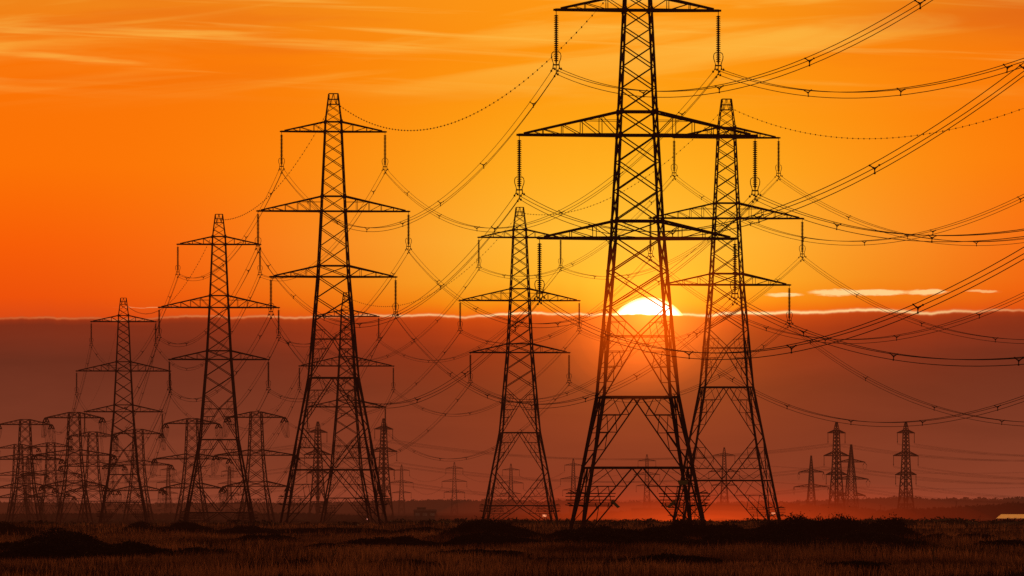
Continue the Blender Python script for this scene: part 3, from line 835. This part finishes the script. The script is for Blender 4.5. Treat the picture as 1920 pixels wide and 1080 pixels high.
glow_shells(1330, 972, 3000, 104, 14, 1300, 7, .38, (1,.065,.006))  # low mist, its sunlit look comes from its own emission
glow_shells(1290, 976, 2600, 60, 7, 900, 5, .20, (1,.10,.008), .1)
glow_shells(1214, 612, 600, 7.0, 5.4, 140, 9, .72, (1,.095,.0), .02, 'added glow imitating sun glare around the nearest pylon legs')  # added emissive shells imitate the sun's glare across the pylon steel

# ------------------------------------------------------------------ sky (world)
W_ = bpy.data.worlds.new('World'); S.world = W_; W_.use_nodes = True; nt = W_.node_tree; nt.nodes.clear()
def math_(op, a, b=None, c=None, clamp=False):
    n = nt.nodes.new('ShaderNodeMath'); n.operation = op; n.use_clamp = clamp
    for i, v in enumerate((a,b,c)):
        if v is None: continue
        if isinstance(v, (int,float)): n.inputs[i].default_value = v
        else: nt.links.new(v, n.inputs[i])
    return n.outputs[0]
add = lambda a,b: math_('ADD',a,b); sub = lambda a,b: math_('SUBTRACT',a,b); mul = lambda a,b: math_('MULTIPLY',a,b); div = lambda a,b: math_('DIVIDE',a,b)
def gauss(x, c, w):
    q = div(sub(x,c),w); return math_('EXPONENT', mul(mul(q,q),-1.0))
def smooth(x, a, b):
    n = nt.nodes.new('ShaderNodeMapRange'); n.interpolation_type = 'SMOOTHSTEP'; nt.links.new(x, n.inputs['Value'])
    n.inputs['From Min'].default_value = a; n.inputs['From Max'].default_value = b; return n.outputs[0]
def ramp(x, stops, lin=False):
    n = nt.nodes.new('ShaderNodeValToRGB'); nt.links.new(x, n.inputs[0]); els = n.color_ramp.elements
    while len(els) < len(stops): els.new(.5)
    for e, (p, c) in zip(els, stops): e.position = p; e.color = srgb(*c)
    return n.outputs[0]
def mixc(f, a, b, mode='MIX'):
    n = nt.nodes.new('ShaderNodeMix'); n.data_type = 'RGBA'; n.blend_type = mode; n.clamp_result = False
    for sock, v in ((n.inputs[0],f),(n.inputs[6],a),(n.inputs[7],b)):
        if isinstance(v, (int,float)): sock.default_value = v
        elif isinstance(v, tuple): sock.default_value = (*v,1) if len(v) == 3 else v
        else: nt.links.new(v, sock)
    return n.outputs[2]
def noise(u, v, su, sv, detail=5, rough=.55, dist=0, w=0.0):
    cb = nt.nodes.new('ShaderNodeCombineXYZ'); nt.links.new(mul(u,su), cb.inputs[0]); nt.links.new(mul(v,sv), cb.inputs[1]); cb.inputs[2].default_value = w
    n = nt.nodes.new('ShaderNodeTexNoise'); n.inputs['Scale'].default_value = 1; n.inputs['Detail'].default_value = detail
    n.inputs['Roughness'].default_value = rough; n.inputs['Distortion'].default_value = dist
    nt.links.new(cb.outputs[0], n.inputs['Vector']); return n.outputs['Fac']
tc = nt.nodes.new('ShaderNodeTexCoord'); sx = nt.nodes.new('ShaderNodeSeparateXYZ'); nt.links.new(tc.outputs['Generated'], sx.inputs[0])
az = math_('ARCTAN2', sx.outputs[0], sx.outputs[1]); el = math_('ARCSINE', sx.outputs[2])
# angles in units of 1/15000 rad: U grows to the right from the left side of the view, V downwards
U = add(mul(az, F), 960.0); V = sub(945.0, mul(el, F))
# cloud bank edge: slightly tilted and wavy
wav = mul(sub(noise(U, U, .0065, 0.0, 5, .55),.5), 32.0)
wav2 = mul(sub(noise(U, U, .045, 0.0, 2, .5, w=3.0),.5), 3.0)
edge = add(sub(600.0, mul(U,.0080)), add(wav, wav2))
Vr = add(sub(V, edge), 592.0)              # row relative to the edge
t = math_('DIVIDE', Vr, 1080.0, clamp=True)
near = ramp(t, [(0,(255,152,18)),(.09,(255,152,14)),(.20,(255,164,18)),(.30,(255,178,32)),(.42,(255,192,54)),(.49,(255,184,40)),(.525,(255,158,16)),(.5450,(252,118,6)),(.5515,(222,74,6)),(.575,(188,58,8)),(.61,(158,50,14)),(.68,(138,54,24)),(.80,(141,58,31)),(.875,(158,58,32)),(1,(158,58,32))])
farc = ramp(t, [(0,(240,132,24)),(.10,(250,116,4)),(.28,(255,114,0)),(.42,(252,92,0)),(.51,(244,80,4)),(.5430,(226,74,16)),(.5500,(150,48,18)),(.558,(122,43,22)),(.62,(103,45,29)),(.75,(117,56,37)),(.84,(140,70,47)),(.875,(156,80,58)),(1,(156,80,58))])
m = gauss(U, 1170.0, 560.0)
col = mixc(m, farc, near)
# faint tone changes inside the bank
bn = noise(U, V, .0022, .012, 5, .55, .4, w=11.0)
bm = add(1.0, mul(mul(sub(bn,.5),.55), smooth(Vr, 596, 640)))
vm = nt.nodes.new('ShaderNodeVectorMath'); vm.operation = 'SCALE'; nt.links.new(col, vm.inputs[0]); nt.links.new(bm, vm.inputs['Scale']); col = vm.outputs[0]
# high wispy cloud
n1 = noise(U, add(V, mul(U,.10)), .0013, .013, 5, .5, .9)
wis = mul(smooth(n1, .45, .68), smooth(V, 230, 60))
n2 = noise(U, add(V, mul(U,-.05)), .0011, .028, 5, .55, .3, w=5.0)
wis2 = mul(smooth(n2, .52, .70), smooth(V, 200, 110))
col = mixc(mul(wis,.6), col, srgb(255,198,76)[:3]); col = mixc(mul(wis2,.6), col, srgb(255,200,84)[:3])
dk = mul(smooth(noise(U, V, .0013, .012, 4, .5, w=9.0), .5, .68), smooth(V, 220, 80))
col = mixc(mul(dk,.35), col, srgb(232,100,16)[:3])
col = mixc(mul(mul(gauss(U,1980.0,330.0), gauss(V,20.0,60.0)),.5), col, srgb(215,90,20)[:3])
# small bright clouds right of the sun
wob = mul(sub(noise(U, U, .02, 0.0, 3, .6, w=7.0), .5), 9.0); V2 = add(V, wob)
for (cu,cv,wu,wv,s_) in ((1470,553,38,4.2,1),(1565,549,48,7.5,1),(1640,549,70,6.5,1),(1735,548,42,6,.95),(1845,547,38,3,.6),(300,577,80,1.0,.35)):
    sh = mul(gauss(U,cu,wu), gauss(V2,cv,wv)); nz = noise(U, V, .03, .16, 5, .65, w=float(cu%13))
    f = smooth(mul(sh, add(mul(nz,1.7),-.1)), .22, .55)
    col = mixc(mul(f, .9*s_), col, (1.15,.74,.30))
# lit rim of the bank
rimn = add(.55, mul(smooth(noise(U,U,.006,0.0,4,.6,w=2.0),.35,.65),.65))
rim = mul(gauss(Vr, 590.3, 1.9), mul(rimn, add(.20, mul(gauss(U,1250.0,600.0),.97))))
col = mixc(math_('MINIMUM',rim,1.0), col, mixc(gauss(U,1250.0,600.0), (1.0,.42,.13), (1.2,.88,.45)))
rim2 = mul(mul(gauss(Vr, 590.0, 2.6), smooth(U,1280,1380)), smooth(U,1900,1700)); col = mixc(mul(rim2,.6), col, (1.1,.72,.3))
# the sun half sunk behind the bank and its aureole
SU, SV, SR = 1216.0, 635.0, 78.0
du = sub(U,SU); dv = sub(V,SV); rad = math_('SQRT', add(mul(du,du), mul(dv,dv)))
above = smooth(Vr, 593.5, 590.0)
dvb = sub(V,590.0); rr = math_('SQRT', add(mul(mul(du,du),.55), mul(mul(dvb,dvb),1.0)))
au = math_('EXPONENT', mul(rr, -1/50.0)); au2 = math_('EXPONENT', mul(rr,-1/120.0))
col = mixc(1.0, col, mixc(au, (0,0,0), (.95,.46,.06)), 'ADD'); col = mixc(1.0, col, mixc(au2, (0,0,0), (.30,.05,.0)), 'ADD')
disc = mul(smooth(rad, SR+1.0, SR-2.5), above)
disccol = mixc(smooth(rad, 77.0, 62.0), (3.0,2.0,.6), (4.0,3.8,3.0))
col = mixc(disc, col, disccol)
# high sky and the sky behind the camera: a dim dusk dome
up = smooth(el, .072, .75)
sky = nt.nodes.new('ShaderNodeTexSky'); sky.sky_type = 'NISHITA'; sky.sun_disc = False
SUN_EL = math.radians(1.25); SUN_AZ = math.atan2(1216-960, F)
sky.sun_elevation = SUN_EL; sky.sun_rotation = SUN_AZ
skyc = mixc(1.0, mixc(1.0, sky.outputs[0], (.06,.06,.06), 'MULTIPLY'), (.16,.045,.012), 'ADD')
col = mixc(up, col, skyc)
back = smooth(math_('ABSOLUTE', az), .35, 1.6)
col = mixc(back, col, skyc)
bg = nt.nodes.new('ShaderNodeBackground'); nt.links.new(col, bg.inputs[0]); bg.inputs[1].default_value = 1.04
wo = nt.nodes.new('ShaderNodeOutputWorld'); nt.links.new(bg.outputs[0], wo.inputs['Surface'])
W_.cycles.sampling_method = 'MANUAL'; W_.cycles.sample_map_resolution = 2048

# ------------------------------------------------------------------ sun lamp
sl = bpy.data.lights.new('sun', 'SUN'); sl.energy = 2.0; sl.angle = math.radians(.53); sl.color = (1,.50,.20)
so = bpy.data.objects.new('sun', sl); COL.objects.link(so)
sd = Vector((math.sin(SUN_AZ)*math.cos(SUN_EL), math.cos(SUN_AZ)*math.cos(SUN_EL), math.sin(SUN_EL)))
so.rotation_euler = sd.to_track_quat('Z','Y').to_euler()

# ------------------------------------------------------------------ camera and output
cam = bpy.data.cameras.new('camera'); co = bpy.data.objects.new('camera', cam); COL.objects.link(co)
co.location = (0,0,CAM_H); co.rotation_euler = (PI/2,0,0)
cam.sensor_width = 36; cam.lens = F/1920*36; cam.shift_y = (945-540)/1920; cam.clip_start = 1; cam.clip_end = 60000
S.camera = co
S.view_settings.view_transform = 'Standard'; S.view_settings.look = 'None'; S.view_settings.exposure = 0; S.view_settings.gamma = 1
c = S.cycles
c.max_bounces = 4; c.diffuse_bounces = 2; c.glossy_bounces = 2; c.volume_bounces = 0; c.transparent_max_bounces = 8
c.use_denoising = False
